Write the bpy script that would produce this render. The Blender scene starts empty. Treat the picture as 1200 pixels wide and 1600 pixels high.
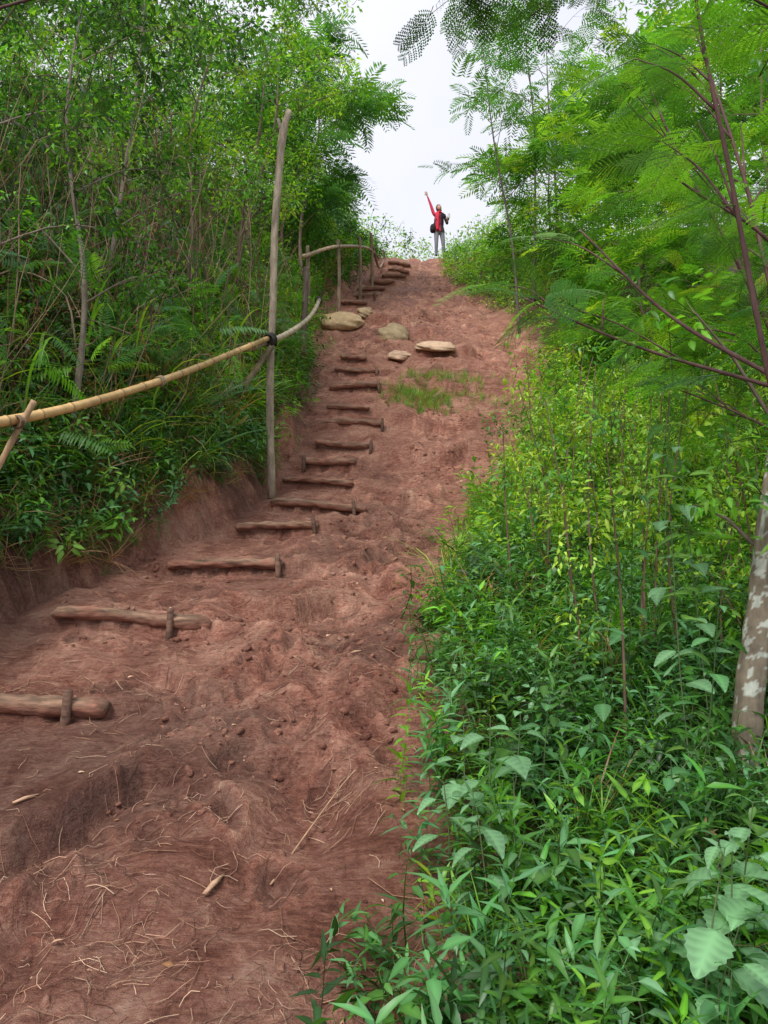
import bpy, math, random
import numpy as np
from mathutils import Vector, Matrix
random.seed(7); rng=np.random.default_rng(11); np.random.seed(5)
scene=bpy.context.scene
rad=math.radians
# ------------------------------------------------------------ noise
def _h(ix,iy,s):
    n=(ix*374761393+iy*668265263+s*974634777)&0xffffffff
    n=((n^(n>>13))*1274126177)&0xffffffff
    n=n^(n>>16)
    return (n&0xffffff)/float(0xffffff)*2-1
def vn(x,y,s=0):
    x=np.asarray(x,float);y=np.asarray(y,float)
    ix=np.floor(x).astype(np.int64);iy=np.floor(y).astype(np.int64)
    fx=x-ix;fy=y-iy
    ux=fx*fx*fx*(fx*(fx*6-15)+10);uy=fy*fy*fy*(fy*(fy*6-15)+10)
    a=_h(ix,iy,s);b=_h(ix+1,iy,s);c=_h(ix,iy+1,s);d=_h(ix+1,iy+1,s)
    return (a*(1-ux)+b*ux)*(1-uy)+(c*(1-ux)+d*ux)*uy
def fbm(x,y,o=4,s=0):
    r=0;a=1;t=0
    for i in range(o):
        r=r+a*vn(x*2**i+i*17.3,y*2**i-i*9.1,s+i);t+=a;a*=.5
    return r/t
def sst(a,b,x):
    t=np.clip((x-a)/(b-a),0,1);return t*t*(3-2*t)
# ------------------------------------------------------------ terrain definition (metres, camera eye = origin)
YK=[-60,-10,0,.8,2.2,3.1,4.2,5.3,6.8,8.8,9.8,11,13,14.5,18,23.2,24.2,30,60,200]
ZK=[-9,-3,-1.62,-1.5,-1.22,-1.0,-.68,-.31,.06,.81,1.22,1.89,3.17,4.2,6.45,9.95,10.2,10.4,9,2]
XLY=[-10,0,4.3,5.2,6.0,6.8,7.8,8.8,11,13,16,18,20,23.5,27];XLX=[-2.8,-2.8,-2.75,-2.62,-2.42,-2.1,-1.68,-1.42,-1.27,-1.17,-1.4,-1.4,-.75,-.1,0]
XRY=[-10,0,1.8,2.3,3.1,4.2,5.3,6.8,8.8,11,13,14.5,18,21,23.5,27];XRX=[.12,.12,.10,.0,.04,.2,.27,.6,1.1,1.75,2.6,3.0,2.4,1.5,1.75,2.0]
HBY=[-10,3,5,7,9,11,13,18,23,27];HBX=[.9,.92,.98,.98,.8,.72,.62,.5,.3,.15]
def xl(y): return np.interp(y,XLY,XLX)
def xr(y): return np.interp(y,XRY,XRX)
# y, x0, x1, riser, log radius, pegs (fractions along log)
STEPS=[(4.25,-2.75,-1.50,.12,.05,[.82]),(5.3,-2.28,-1.22,.13,.043,[.74]),(6.8,-1.88,-.93,.12,.043,[.97]),
(7.8,-1.50,-.62,.12,.040,[.98]),(8.75,-1.26,-.24,.12,.042,[.88]),(9.75,-1.28,-.36,.12,.04,[]),(10.35,-1.12,-.34,.12,.046,[.02]),
(11.0,-.97,-.2,.12,.04,[.97]),(11.7,-.97,-.04,.13,.044,[.98]),(12.3,-.96,-.2,.12,.04,[]),(13.1,-.93,-.1,.13,.045,[.97]),
(13.8,-.86,-.05,.12,.04,[.95]),(14.4,-.86,-.3,.12,.04,[]),
(18.2,-1.06,-.38,.14,.05,[]),(18.9,-.8,-.15,.14,.05,[.9]),(19.6,-.66,.0,.14,.05,[]),(20.3,-.35,.3,.14,.05,[]),(20.9,-.05,.6,.14,.05,[]),(21.5,.1,.75,.14,.05,[]),(22.1,.15,.8,.14,.05,[])]
LEDGES=[(-2.0,-.95,3.35,.22,.25),(-1.5,-.7,2.6,.10,-.1),(-1.15,-.3,5.75,.22,.12),(-.15,.9,9.3,.16,.1),(.1,1.5,10.6,.28,.15),(0,2.0,11.7,.26,.2),(.2,2.2,13.2,.22,.1),(-1.4,-.5,4.6,.12,.2),(-.3,2.0,14.8,.2,.1),(-.9,1.5,17.2,.26,.2),(-.2,.6,7.6,.15,.1),(-.75,.05,3.9,.12,.1),(-.1,1.2,16,.2,.1),(-.9,-.1,6.7,.08,.1),(.3,1.2,8.5,.12,-.1)]
RUTS=[([2.6,3.6,4.6,6,8,11,14,17],[-.50,-.45,-.35,-.05,.30,.95,1.3,.9],.07,.14),([1.5,3,4,5,6.5],[-1.3,-.95,-.55,-.25,.15],.045,.12),([8.5,9.5,11,13,16,18],[.1,.5,.25,.7,.2,.4],.06,.14),([10,11.5,13,15,16.5],[1.5,1.3,1.9,1.5,1.8],.06,.13)]
base=lambda y:(np.interp(y-.4,YK,ZK)+np.interp(y,YK,ZK)+np.interp(y+.4,YK,ZK))/3
_r=np.random.default_rng(3)
FEET=[]
for i in range(90):
    fy=1.7+9*_r.random()**1.3;FEET.append((xl(fy)+.5+(xr(fy)-xl(fy)-.6)*_r.random(),fy,_r.normal(0,.35),.015+.022*_r.random()))
def H(x,y,fine=True):
    x=np.asarray(x,float);y=np.asarray(y,float)
    h=base(y)
    L=xl(y)+.12*vn(y*1.3,x*0+3,5);R=xr(y)
    stepw=0
    for i,(sy,x0,x1,r,lr,pg) in enumerate(STEPS):
        ny=STEPS[i+1][0] if i+1<len(STEPS) and STEPS[i+1][0]-sy<2 else sy+.9
        py=STEPS[i-1][0] if i>0 and sy-STEPS[i-1][0]<2 else sy-.9
        w=sst(x0-.35,x0-.02,x)*(1-sst(x1+.0,x1+.4,x))
        stepw=np.maximum(stepw,w*np.exp(-((y-sy)/.22)**2))
        yy=y+.02*vn(x*9,y*0,3)
        up=sst(sy-.03,sy+.03,yy)
        f=np.where(yy>sy,np.clip(1-(yy-sy)/(ny-sy),0,1),-np.clip(1-(sy-yy)/(sy-py),0,1))
        h=h+w*r*.5*np.where(yy>sy,f,f)*np.where(yy>sy,up,1)
    for (x0,x1,ly,hh,cv) in LEDGES:
        yl=ly+cv*np.cos((x-x0)/(x1-x0)*6.28)+.2*fbm(x*2.5,y*1.2,4,40)
        w=sst(x0-.2,x0+.2,x)*(1-sst(x1-.2,x1+.25,x))
        d=y-yl
        f=np.where(d>0,np.exp(-np.abs(d)/.5),-np.exp(-np.abs(d)/.3))
        sm=np.clip(np.abs(d)/.045,0,1)
        h=h+w*hh*.5*f*sm
    pathm=sst(L-.1,L+.3,x)*(1-sst(R-.1,R+.8,x))
    for (ry,rx,dp,wd) in RUTS:
        xc=np.interp(y,ry,rx)+.2*fbm(y*1.2,y*0+dp*50,2,24);win=sst(ry[0],ry[0]+.7,y)*(1-sst(ry[-1]-.8,ry[-1],y))*(.6+.5*vn(y*1.1,y*0,26))
        g=(x-xc)/(wd*(1+.5*vn(y*2.2,y*0,29)));h=h-dp*win*(np.exp(-g*g)-.4*np.exp(-(np.abs(g)-2)**2))*(1-stepw)
    h=h+.09*fbm(x*.9,y*.9,2,9)*(1-sst(30,60,y))
    n=fbm(x*3.1+vn(x*2,y*2,70)*.4,y*2.6,3,20)
    h=h+(.055+.06*sst(7,10,y))*n*(.4+.6*pathm)*(1-.7*stepw)
    rd=1-np.abs(fbm(x*1.6+y*.5,y*.9-x*.3,3,31))*2
    h=h+.05*pathm*rd*sst(-1.6,-.2,x)
    if fine:
        c=np.maximum(fbm(x*9,y*10,3,50)-.05,0)
        rough=sst(-.1,.4,fbm(x*1.3,y*1.5,3,77)+.22*sst(-1.2,.2,x)-.05)*(1-.6*stepw)
        h=h+.050*c*(.3+.7*pathm)*(.15+rough)
        wx=x+.08*vn(x*5,y*5,33);wy=y+.08*vn(x*5,y*5,34)
        rg=np.abs(fbm(wx*5,wy*4.5,3,63));h=h-.018*np.exp(-rg/.06)*pathm*(.2+.8*rough)
        h=h+.017*fbm(x*24,y*24,3,60)*(.25+.9*rough)
        for (fx,fy,a,dp) in FEET:
            m=(np.abs(x-fx)<.25)&(np.abs(y-fy)<.3)
            if m.any():
                dx=x[m]-fx;dy=y[m]-fy;u_=dx*math.cos(a)+dy*math.sin(a);v_=-dx*math.sin(a)+dy*math.cos(a)
                e=(u_/.055)**2+(v_/.13)**2
                h[m]=h[m]-dp*np.exp(-e**2)+dp*.5*np.exp(-(e-1.9)**2*1.5)
    Lf=L-.09*fbm(y*4,x*2,3,90)
    t=np.clip((Lf-x)/.40,0,1)
    hb=np.interp(y,HBY,HBX)
    h=h+hb*(t**.85)*(1+.08*vn(y*1.5,x*0,8))
    if fine: h=h+(.11*fbm(y*4,x*5,4,91)+.045*fbm(y*17,x*17,2,95))*np.sin(t*math.pi)
    u=np.clip(Lf-.40-x,0,200)
    h=h+np.minimum(u*.55,3+u*.1)*(1-.8*sst(26,45,y))
    v=np.clip(x-R,0,200)
    k=np.interp(y,[0,6,9,16,23,40],[-.10,-.03,.10,.22,.12,0])
    h=h+k*np.minimum(v,9)+.06*sst(0,.35,v)
    return h
# ------------------------------------------------------------ mesh builder
def rotm(yaw,pitch,roll):
    yaw=np.asarray(yaw,float);pitch=np.asarray(pitch,float);roll=np.asarray(roll,float)
    cy,sy=np.cos(yaw),np.sin(yaw);cp,sp=np.cos(pitch),np.sin(pitch);cr,sr=np.cos(roll),np.sin(roll)
    z=np.zeros_like(cy);o=z+1
    Z=np.stack([np.stack([cy,-sy,z],-1),np.stack([sy,cy,z],-1),np.stack([z,z,o],-1)],-2)
    X=np.stack([np.stack([o,z,z],-1),np.stack([z,cp,-sp],-1),np.stack([z,sp,cp],-1)],-2)
    Y=np.stack([np.stack([cr,z,sr],-1),np.stack([z,o,z],-1),np.stack([-sr,z,cr],-1)],-2)
    return Z@X@Y
class MB:
    def __init__(s): s.v=[];s.t=[];s.c=[];s.m=[];s.n=0
    def add(s,v,t,c,m=0):
        v=np.asarray(v,float);t=np.asarray(t,np.int64)
        if len(v)==0:return
        c=np.asarray(c,float)
        if c.ndim==1:c=np.tile(c,(len(v),1))
        s.v.append(v);s.t.append(t+s.n);s.c.append(c);s.m.append(np.full(len(t),m));s.n+=len(v)
    def scatter(s,protos,pos,yaw,pitch,roll,scale,col,m=0):
        n=len(pos)
        if n==0:return
        k=rng.integers(0,len(protos),n);R=rotm(yaw,pitch,roll);scale=np.broadcast_to(scale,(n,))
        for i,(pv,pt,pc) in enumerate(protos):
            q=np.where(k==i)[0]
            if len(q)==0:continue
            V=np.einsum('nij,vj->nvi',R[q],pv)*scale[q][:,None,None]+pos[q][:,None,:]
            C=col[q][:,None,:]*pc[None]
            T=pt[None]+(np.arange(len(q))*len(pv))[:,None,None]
            s.add(V.reshape(-1,3),T.reshape(-1,3),C.reshape(-1,3),m)
    def obj(s,name,mats,parent=None,smooth=True):
        V=np.concatenate(s.v);T=np.concatenate(s.t);C=np.concatenate(s.c);M=np.concatenate(s.m)
        me=bpy.data.meshes.new(name)
        me.vertices.add(len(V));me.vertices.foreach_set('co',V.astype(np.float32).ravel())
        me.loops.add(len(T)*3);me.loops.foreach_set('vertex_index',T.astype(np.int32).ravel())
        me.polygons.add(len(T));me.polygons.foreach_set('loop_start',np.arange(0,len(T)*3,3,dtype=np.int32))
        for mt in mats:me.materials.append(mt)
        me.polygons.foreach_set('material_index',M.astype(np.int32))
        me.polygons.foreach_set('use_smooth',np.full(len(T),smooth))
        a=me.color_attributes.new('Col','FLOAT_COLOR','POINT')
        a.data.foreach_set('color',np.concatenate([C,np.ones((len(C),1))],1).astype(np.float32).ravel())
        me.update(calc_edges=True)
        o=bpy.data.objects.new(name,me);scene.collection.objects.link(o)
        if parent:o.parent=parent
        return o
    def proto(s): return (np.concatenate(s.v),np.concatenate(s.t),np.concatenate(s.c))
def smoothpath(P,n):
    P=np.asarray(P,float);m=len(P)
    Q=np.vstack([2*P[0]-P[1],P,2*P[-1]-P[-2]]);out=[]
    for t in np.linspace(0,m-1,n):
        i=min(int(t),m-2);f=t-i;a,b,c,d=Q[i],Q[i+1],Q[i+2],Q[i+3]
        out.append(.5*((2*b)+(-a+c)*f+(2*a-5*b+4*c-d)*f*f+(-a+3*b-3*c+d)*f**3))
    return np.array(out)
def tube(P,r,k=6,cap=True):
    P=np.asarray(P,float);n=len(P);r=np.broadcast_to(r,(n,))
    T=np.gradient(P,axis=0);T/=np.linalg.norm(T,axis=1)[:,None]+1e-9
    up=np.array([0,0,1.]) if abs(T[0][2])<.9 else np.array([1.,0,0])
    N=np.cross(T[0],up);N/=np.linalg.norm(N);vs=[]
    a=np.arange(k)/k*2*math.pi
    for i in range(n):
        N=N-T[i]*np.dot(N,T[i]);N/=np.linalg.norm(N)+1e-9;Bv=np.cross(T[i],N)
        vs.append(P[i]+r[i]*(np.cos(a)[:,None]*N+np.sin(a)[:,None]*Bv))
    V=np.concatenate(vs);t=[]
    for i in range(n-1):
        for j in range(k):
            p=i*k+j;q=i*k+(j+1)%k
            t+=[(p,q,q+k),(p,q+k,p+k)]
    if cap:
        V=np.vstack([V,P[0],P[-1]]);b=len(V)-2
        for j in range(k):
            t+=[(b,(j+1)%k,j),(b+1,(n-1)*k+j,(n-1)*k+(j+1)%k)]
    return V,np.array(t)
def leafgeo(L,W,curl=.2,fold=.25,w1=1.,w2=.75,t1=.3,t2=.65):
    def mid(t):return [0,t*L*(1-.15*curl*t),-curl*L*t*t]
    def sd(t,w,s):
        a=mid(t);return [s*w*W/2,a[1],a[2]+fold*w*W/2]
    v=[mid(0),mid(t1),mid(t2),mid(1),sd(t1,w1,-1),sd(t2,w2,-1),sd(t1,w1,1),sd(t2,w2,1)]
    t=[(0,6,1),(0,1,4),(1,6,7),(1,7,2),(1,2,5),(1,5,4),(2,7,3),(2,3,5)]
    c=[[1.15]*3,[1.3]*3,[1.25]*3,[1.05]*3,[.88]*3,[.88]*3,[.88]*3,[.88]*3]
    return np.array(v),np.array(t),np.array(c)
def leafgeo4(L,W,curl=.2,fold=.3):
    v=[[0,0,0],[0,.5*L,-.25*curl*L],[0,L,-curl*L],[-W/2,.42*L,fold*W/2-.2*curl*L],[W/2,.42*L,fold*W/2-.2*curl*L]]
    t=[(0,4,1),(0,1,3),(1,4,2),(1,2,3)]
    return np.array(v),np.array(t),np.array([[1.1]*3,[1.2]*3,[1.05]*3,[.92]*3,[.92]*3])
def serrleaf(L,W,curl=.3,fold=.2):
    """broad ovate leaf with serrated rim and sunk side veins"""
    n=13;v=[];c=[];t=[]
    def prof(f):return math.sin(math.pi*min(1,f**.66))**.9*(1-.3*f)
    for i in range(n+1):
        f=i/n;y=f*L*(1-.12*curl*f);z=-curl*L*f*f;w=prof(f)*W/2 if 0<i<n else 0.0
        ser=1+(.09 if i%2 else -.07)
        q=.010*L*(1 if i%2 else -1)
        v+=[[0,y,z],[-w*.55,y+.05*L*(w>0),z+fold*w*.55+q],[-w*ser,y+.06*L*(w>0),z+fold*w*.8],[w*.55,y+.05*L*(w>0),z+fold*w*.55+q],[w*ser,y+.06*L*(w>0),z+fold*w*.8]]
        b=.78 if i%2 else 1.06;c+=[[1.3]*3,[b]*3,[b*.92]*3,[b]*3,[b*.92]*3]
        if i<n:
            a=5*i;d=a+5
            for (p,q_) in ((0,1),(1,2)):t+=[(a+p,d+p,d+q_),(a+p,d+q_,a+q_)]
            for (p,q_) in ((0,3),(3,4)):t+=[(a+p,d+q_,d+p),(a+p,a+q_,d+q_)]
    return np.array(v),np.array(t),np.array(c)
def addleaf(mb,g,p,yaw,pitch,roll,s=1,c=(1,1,1)):
    R=rotm(yaw,pitch,roll);mb.add(g[0]@R.T*s+np.asarray(p),g[1],g[2]*np.asarray(c))
U=random.uniform
STEMC=(1.0,.75,.8)
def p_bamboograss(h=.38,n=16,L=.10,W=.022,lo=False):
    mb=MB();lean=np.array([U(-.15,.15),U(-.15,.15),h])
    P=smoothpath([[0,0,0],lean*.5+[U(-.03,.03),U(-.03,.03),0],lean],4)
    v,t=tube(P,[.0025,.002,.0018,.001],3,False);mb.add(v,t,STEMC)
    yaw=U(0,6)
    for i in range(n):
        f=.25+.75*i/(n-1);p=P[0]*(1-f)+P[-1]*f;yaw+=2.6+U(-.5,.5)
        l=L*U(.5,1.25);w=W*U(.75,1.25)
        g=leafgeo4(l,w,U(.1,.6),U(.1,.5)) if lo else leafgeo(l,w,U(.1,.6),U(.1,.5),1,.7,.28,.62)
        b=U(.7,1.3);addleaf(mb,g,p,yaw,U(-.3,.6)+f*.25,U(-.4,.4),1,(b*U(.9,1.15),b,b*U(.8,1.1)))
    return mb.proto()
def p_herb(h=.4,pairs=5,L=.085,asp=.6,ser=False):
    mb=MB();top=np.array([U(-.08,.08),U(-.08,.08),h])
    P=smoothpath([[0,0,0],top*.5+[U(-.03,.03),0,0],top],5)
    v,t=tube(P,[.004,.0035,.003,.0025,.0015],4,False);mb.add(v,t,(.9,.6,.6))
    yaw=U(0,6)
    for i in range(pairs):
        f=.35+.65*i/(pairs-1);p=P[0]*(1-f)+P[-1]*f;yaw+=1.57+U(-.2,.2)
        for s in (0,math.pi):
            l=L*(1.15-.75*abs(f-.6))*U(.8,1.15)*(1 if i<pairs-1 else .55)
            y=yaw+s+U(-.2,.2);d=np.array([-math.sin(y),math.cos(y),.35])*.03
            v,t=tube([p,p+d],[.0015,.001],3,False);mb.add(v,t,(.8,.9,.7))
            b=U(.8,1.2);g=serrleaf(l,l*asp*1.15,U(.15,.5),U(.1,.35)) if ser else leafgeo(l,l*asp,U(.15,.5),U(.1,.35),.95,.8,.25,.6)
            addleaf(mb,g,p+d,y,U(-.45,.3),U(-.25,.25),1,(b,b,b))
    return mb.proto()
def blade(mb,p,yaw,L,W,arch,c=(1,1,1),n=5):
    v=[];t=[];d=np.array([-math.sin(yaw),math.cos(yaw),0]);sdv=np.array([math.cos(yaw),math.sin(yaw),0])
    for i in range(n+1):
        f=i/n;a=arch*f
        q=np.asarray(p)+d*L*math.sin(a)*f*.8+np.array([0,0,L*f*math.cos(a*.9)])
        w=W*(1-f**2.2)*(.6+.8*f if f<.5 else 1)
        v+=[q-sdv*w/2,q+sdv*w/2]
        if i<n:b=2*i;t+=[(b,b+1,b+3),(b,b+3,b+2)]
    mb.add(v,t,c)
def p_grass(n=12,L=.4,W=.010,arch=1.4):
    mb=MB()
    for i in range(n):
        b=U(.7,1.3);blade(mb,[U(-.05,.05),U(-.05,.05),0],U(0,6.28),L*U(.5,1.2),W*U(.7,1.2),arch*U(.3,1.1),(b*U(.9,1.3),b,b))
    return mb.proto()
def p_fern(L=.45,n=16,droop=.5,w=.1):
    mb=MB();P=np.array([[0,t*L,(.25*t-droop*t*t)*L] for t in np.linspace(0,1,7)])
    v,t=tube(P,np.linspace(.003,.001,7),3,False);mb.add(v,t,(.8,.8,.6))
    for i in range(n):
        f=.12+.86*i/n;p=np.array([0,f*L,(.25*f-droop*f*f)*L])
        l=w*math.sin(min(1,(1.06-f)*1.5)*1.57)+.01
        for s in(-1,1):
            addleaf(mb,leafgeo4(l,.02,.3,.1),p,-s*1.25+U(-.1,.1),U(-.25,.1)-.2,0)
    return mb.proto()
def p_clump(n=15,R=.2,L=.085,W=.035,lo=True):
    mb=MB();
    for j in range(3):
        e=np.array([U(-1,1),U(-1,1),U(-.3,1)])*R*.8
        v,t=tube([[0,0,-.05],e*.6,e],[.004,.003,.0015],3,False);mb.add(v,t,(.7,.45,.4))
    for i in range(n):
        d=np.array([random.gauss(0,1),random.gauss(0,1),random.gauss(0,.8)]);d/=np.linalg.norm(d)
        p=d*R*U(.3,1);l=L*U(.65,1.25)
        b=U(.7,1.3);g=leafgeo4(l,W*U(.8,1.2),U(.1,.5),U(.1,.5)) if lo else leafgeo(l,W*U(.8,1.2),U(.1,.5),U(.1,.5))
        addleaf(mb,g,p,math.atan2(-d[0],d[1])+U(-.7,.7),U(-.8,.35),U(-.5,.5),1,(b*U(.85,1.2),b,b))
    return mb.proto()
def p_bipin(L=1.,npin=10,nl=18,droop=.35):
    mb=MB();V=[];T=[];C=[]
    def rz(t): return np.array([0,t*L,(.12*t-droop*t*t)*L])
    v,t=tube([rz(x) for x in np.linspace(0,1,6)],np.linspace(.009,.003,6),3,False);mb.add(v,t,(1.1,.8,.7))
    for i in range(npin):
        f=.14+.84*i/(npin-1);p=rz(f)
        lp=.36*L*(math.sin(math.pi*(.18+.70*f))**.7)*U(.9,1.08)
        for s in(-1,1):
            a=1.12-.35*f+U(-.07,.07);dd=np.array([s*math.sin(a),math.cos(a),0]);dp=U(.15,.4)
            pr=np.array([-s*math.cos(a),math.sin(a),0])
            for j in range(nl):
                g=.06+.92*j/nl;q=p+dd*lp*g+np.array([0,0,-dp*lp*g*g])
                ll=.055*L*(math.sin(math.pi*(.15+.75*g))**.5)*(18/nl)**.15
                w=lp/nl*.42
                for e in(-1,1):
                    tip=q+pr*e*ll+dd*ll*.35+np.array([0,0,-.006*L])
                    m=(q+tip)/2
                    b=len(V);V+=[q,m-dd*w,tip,m+dd*w];T+=[(b,b+1,b+2),(b,b+2,b+3)]
                    cc=.9+.2*((i+j)%2);C+=[[cc]*3]*4
    mb.add(V,T,np.array(C));return mb.proto()
def p_bipin_far(L=1.,npin=9,droop=.4):
    mb=MB();V=[];T=[];C=[]
    def rz(t): return np.array([0,t*L,(.12*t-droop*t*t)*L])
    for i in range(npin):
        f=.12+.86*i/(npin-1);p=rz(f);lp=.38*L*(math.sin(math.pi*(.18+.70*f))**.7)*U(.85,1.1)
        for s in(-1,1):
            a=1.12-.35*f+U(-.1,.1);dd=np.array([s*math.sin(a),math.cos(a),-.25]);pr=np.array([-s*math.cos(a),math.sin(a),0])
            w=.034*L;q=p+dd*lp*.5;b=len(V)
            V+=[p,q-pr*w,p+dd*lp,q+pr*w];T+=[(b,b+1,b+2),(b,b+2,b+3)];cc=U(.8,1.2);C+=[[cc]*3]*4
    mb.add(V,T,np.array(C));return mb.proto()
BAMB=[p_bamboograss(U(.22,.45),18) for _ in range(9)]
BAMBLO=[p_bamboograss(U(.3,.5),14,.10,.03,True) for _ in range(6)]
HERB=[p_herb(U(.3,.5),int(U(4,6)),.07,.62) for _ in range(6)]
HERBS=[p_herb(U(.2,.38),6,.058,.45) for _ in range(6)]
GRASS=[p_grass() for _ in range(5)]
GRASSL=[p_grass(14,.8,.013,1.7) for _ in range(4)]
FERN=[p_fern(.45,16,U(.3,.8)) for _ in range(4)]
CLUMP=[p_clump() for _ in range(6)]
CLUMPN=[p_clump(18,.16,.075,.030,False) for _ in range(6)]
BIPN=[p_bipin(1,int(U(9,12)),16,U(.15,.6)) for _ in range(4)]
BIPM=[p_bipin(1,9,6,U(.2,.6)) for _ in range(4)]
BIPF=[p_bipin_far(1,9,U(.2,.7)) for _ in range(5)]
PAL=dict(dark=(.032,.090,.024),mid=(.075,.215,.036),bright=(.17,.40,.040),blue=(.10,.26,.095),yel=(.31,.50,.05),pale=(.19,.38,.19),dry=(.32,.22,.11),red=(.20,.085,.05),brown=(.18,.11,.065))
def cols(n,names,wts=None,j=.18):
    w=np.array(wts if wts else [1]*len(names),float);w/=w.sum()
    c=np.array([PAL[k] for k in names])[rng.choice(len(names),n,p=w)]
    return c*(1+rng.uniform(-j,j,(n,1)))*(1+rng.uniform(-j*.4,j*.4,(n,3)))
# ------------------------------------------------------------ materials
def newmat(name):
    m=bpy.data.materials.new(name);m.use_nodes=True;nt=m.node_tree;nt.nodes.clear();return m,nt,nt.nodes,nt.links
def leafmat(name='leaf_foliage'):
    m,nt,N,Lk=newmat(name);out=N.new('ShaderNodeOutputMaterial');a=N.new('ShaderNodeAttribute');a.attribute_name='Col'
    p=N.new('ShaderNodeBsdfPrincipled');p.inputs['Roughness'].default_value=.40;p.inputs['Specular IOR Level'].default_value=.5
    Lk.new(a.outputs['Color'],p.inputs['Base Color'])
    tr=N.new('ShaderNodeBsdfTranslucent');v2=N.new('ShaderNodeVectorMath');v2.operation='MULTIPLY';v2.inputs[1].default_value=(1.6,1.6,.6)
    Lk.new(a.outputs['Color'],v2.inputs[0]);Lk.new(v2.outputs[0],tr.inputs['Color'])
    mx=N.new('ShaderNodeMixShader');mx.inputs[0].default_value=.38;Lk.new(p.outputs[0],mx.inputs[1]);Lk.new(tr.outputs[0],mx.inputs[2]);Lk.new(mx.outputs[0],out.inputs[0])
    return m
def attrmat(name,rough=.8,nscale=20,bump=.4,stretch=(1,1,1),contrast=.4,bd=.01,spec=.3):
    m,nt,N,Lk=newmat(name);out=N.new('ShaderNodeOutputMaterial');a=N.new('ShaderNodeAttribute');a.attribute_name='Col'
    g=N.new('ShaderNodeNewGeometry');mp=N.new('ShaderNodeMapping');mp.inputs['Scale'].default_value=stretch;Lk.new(g.outputs['Position'],mp.inputs[0])
    no=N.new('ShaderNodeTexNoise');no.inputs['Scale'].default_value=nscale;no.inputs['Detail'].default_value=5;no.inputs['Roughness'].default_value=.65;Lk.new(mp.outputs[0],no.inputs['Vector'])
    mr=N.new('ShaderNodeMapRange');mr.inputs[1].default_value=.3;mr.inputs[2].default_value=.7;mr.inputs[3].default_value=1-contrast;mr.inputs[4].default_value=1+contrast;Lk.new(no.outputs['Fac'],mr.inputs[0])
    vm=N.new('ShaderNodeVectorMath');vm.operation='SCALE';Lk.new(a.outputs['Color'],vm.inputs[0]);Lk.new(mr.outputs[0],vm.inputs['Scale'])
    p=N.new('ShaderNodeBsdfPrincipled');p.inputs['Roughness'].default_value=rough;p.inputs['Specular IOR Level'].default_value=spec;Lk.new(vm.outputs[0],p.inputs['Base Color'])
    b=N.new('ShaderNodeBump');b.inputs['Strength'].default_value=bump;b.inputs['Distance'].default_value=bd;Lk.new(no.outputs['Fac'],b.inputs['Height']);Lk.new(b.outputs[0],p.inputs['Normal'])
    Lk.new(p.outputs[0],out.inputs[0]);return m
def soilmat():
    m,nt,N,Lk=newmat('red_clay_soil');out=N.new('ShaderNodeOutputMaterial');a=N.new('ShaderNodeAttribute');a.attribute_name='Col'
    g=N.new('ShaderNodeNewGeometry')
    def noise(s,d,r,st=(1,1,1),dist=0,rot=.35):
        mp=N.new('ShaderNodeMapping');mp.inputs['Scale'].default_value=st;mp.inputs['Rotation'].default_value=(0,0,rot);Lk.new(g.outputs['Position'],mp.inputs[0])
        n=N.new('ShaderNodeTexNoise');n.inputs['Scale'].default_value=s;n.inputs['Detail'].default_value=d;n.inputs['Roughness'].default_value=r;n.inputs['Distortion'].default_value=dist;Lk.new(mp.outputs[0],n.inputs['Vector']);return n
    n1=noise(2.4,7,.70,dist=.8);n2=noise(34,6,.8);n3=noise(19,5,.75,(.16,1,1),1.4,.5);n5=noise(60,3,.6,(.12,1,1),1.5,-.6)
    r1=N.new('ShaderNodeValToRGB');e=r1.color_ramp.elements
    e[0].position=.18;e[0].color=(.15,.050,.036,1);e[1].position=.84;e[1].color=(.80,.51,.38,1)
    x=e.new(.38);x.color=(.33,.125,.083,1);x=e.new(.51);x.color=(.48,.215,.148,1);x=e.new(.65);x.color=(.62,.33,.235,1)
    def math_(op,a_,b_):
        q=N.new('ShaderNodeMath');q.operation=op
        for i,z in enumerate((a_,b_)):
            if isinstance(z,(int,float)):q.inputs[i].default_value=z
            else:Lk.new(z,q.inputs[i])
        return q.outputs[0]
    s=math_('ADD',math_('MULTIPLY',n1.outputs['Fac'],.38),math_('ADD',math_('MULTIPLY',n2.outputs['Fac'],.26),math_('MULTIPLY',n3.outputs['Fac'],.2)))
    s=math_('ADD',s,math_('MULTIPLY',n5.outputs['Fac'],.16))
    s=math_('ADD',math_('MULTIPLY',math_('SUBTRACT',s,.5),2.7),.5)
    Lk.new(s,r1.inputs[0])
    mx=N.new('ShaderNodeMix');mx.data_type='RGBA';mx.blend_type='MULTIPLY';mx.inputs[0].default_value=1
    Lk.new(r1.outputs[0],mx.inputs[6]);Lk.new(a.outputs['Color'],mx.inputs[7])
    p=N.new('ShaderNodeBsdfPrincipled');p.inputs['Specular IOR Level'].default_value=.4
    Lk.new(mx.outputs[2],p.inputs['Base Color'])
    rr=N.new('ShaderNodeMapRange');rr.inputs[1].default_value=.35;rr.inputs[2].default_value=.6;rr.inputs[3].default_value=.42;rr.inputs[4].default_value=.9;Lk.new(n1.outputs['Fac'],rr.inputs[0]);Lk.new(rr.outputs[0],p.inputs['Roughness'])
    hh=math_('ADD',math_('ADD',math_('MULTIPLY',n2.outputs['Fac'],1.2),math_('MULTIPLY',n3.outputs['Fac'],.9)),math_('MULTIPLY',n5.outputs['Fac'],.6))
    b=N.new('ShaderNodeBump');b.inputs['Strength'].default_value=1.;b.inputs['Distance'].default_value=.04;Lk.new(hh,b.inputs['Height']);Lk.new(b.outputs[0],p.inputs['Normal'])
    Lk.new(p.outputs[0],out.inputs[0]);return m
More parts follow.
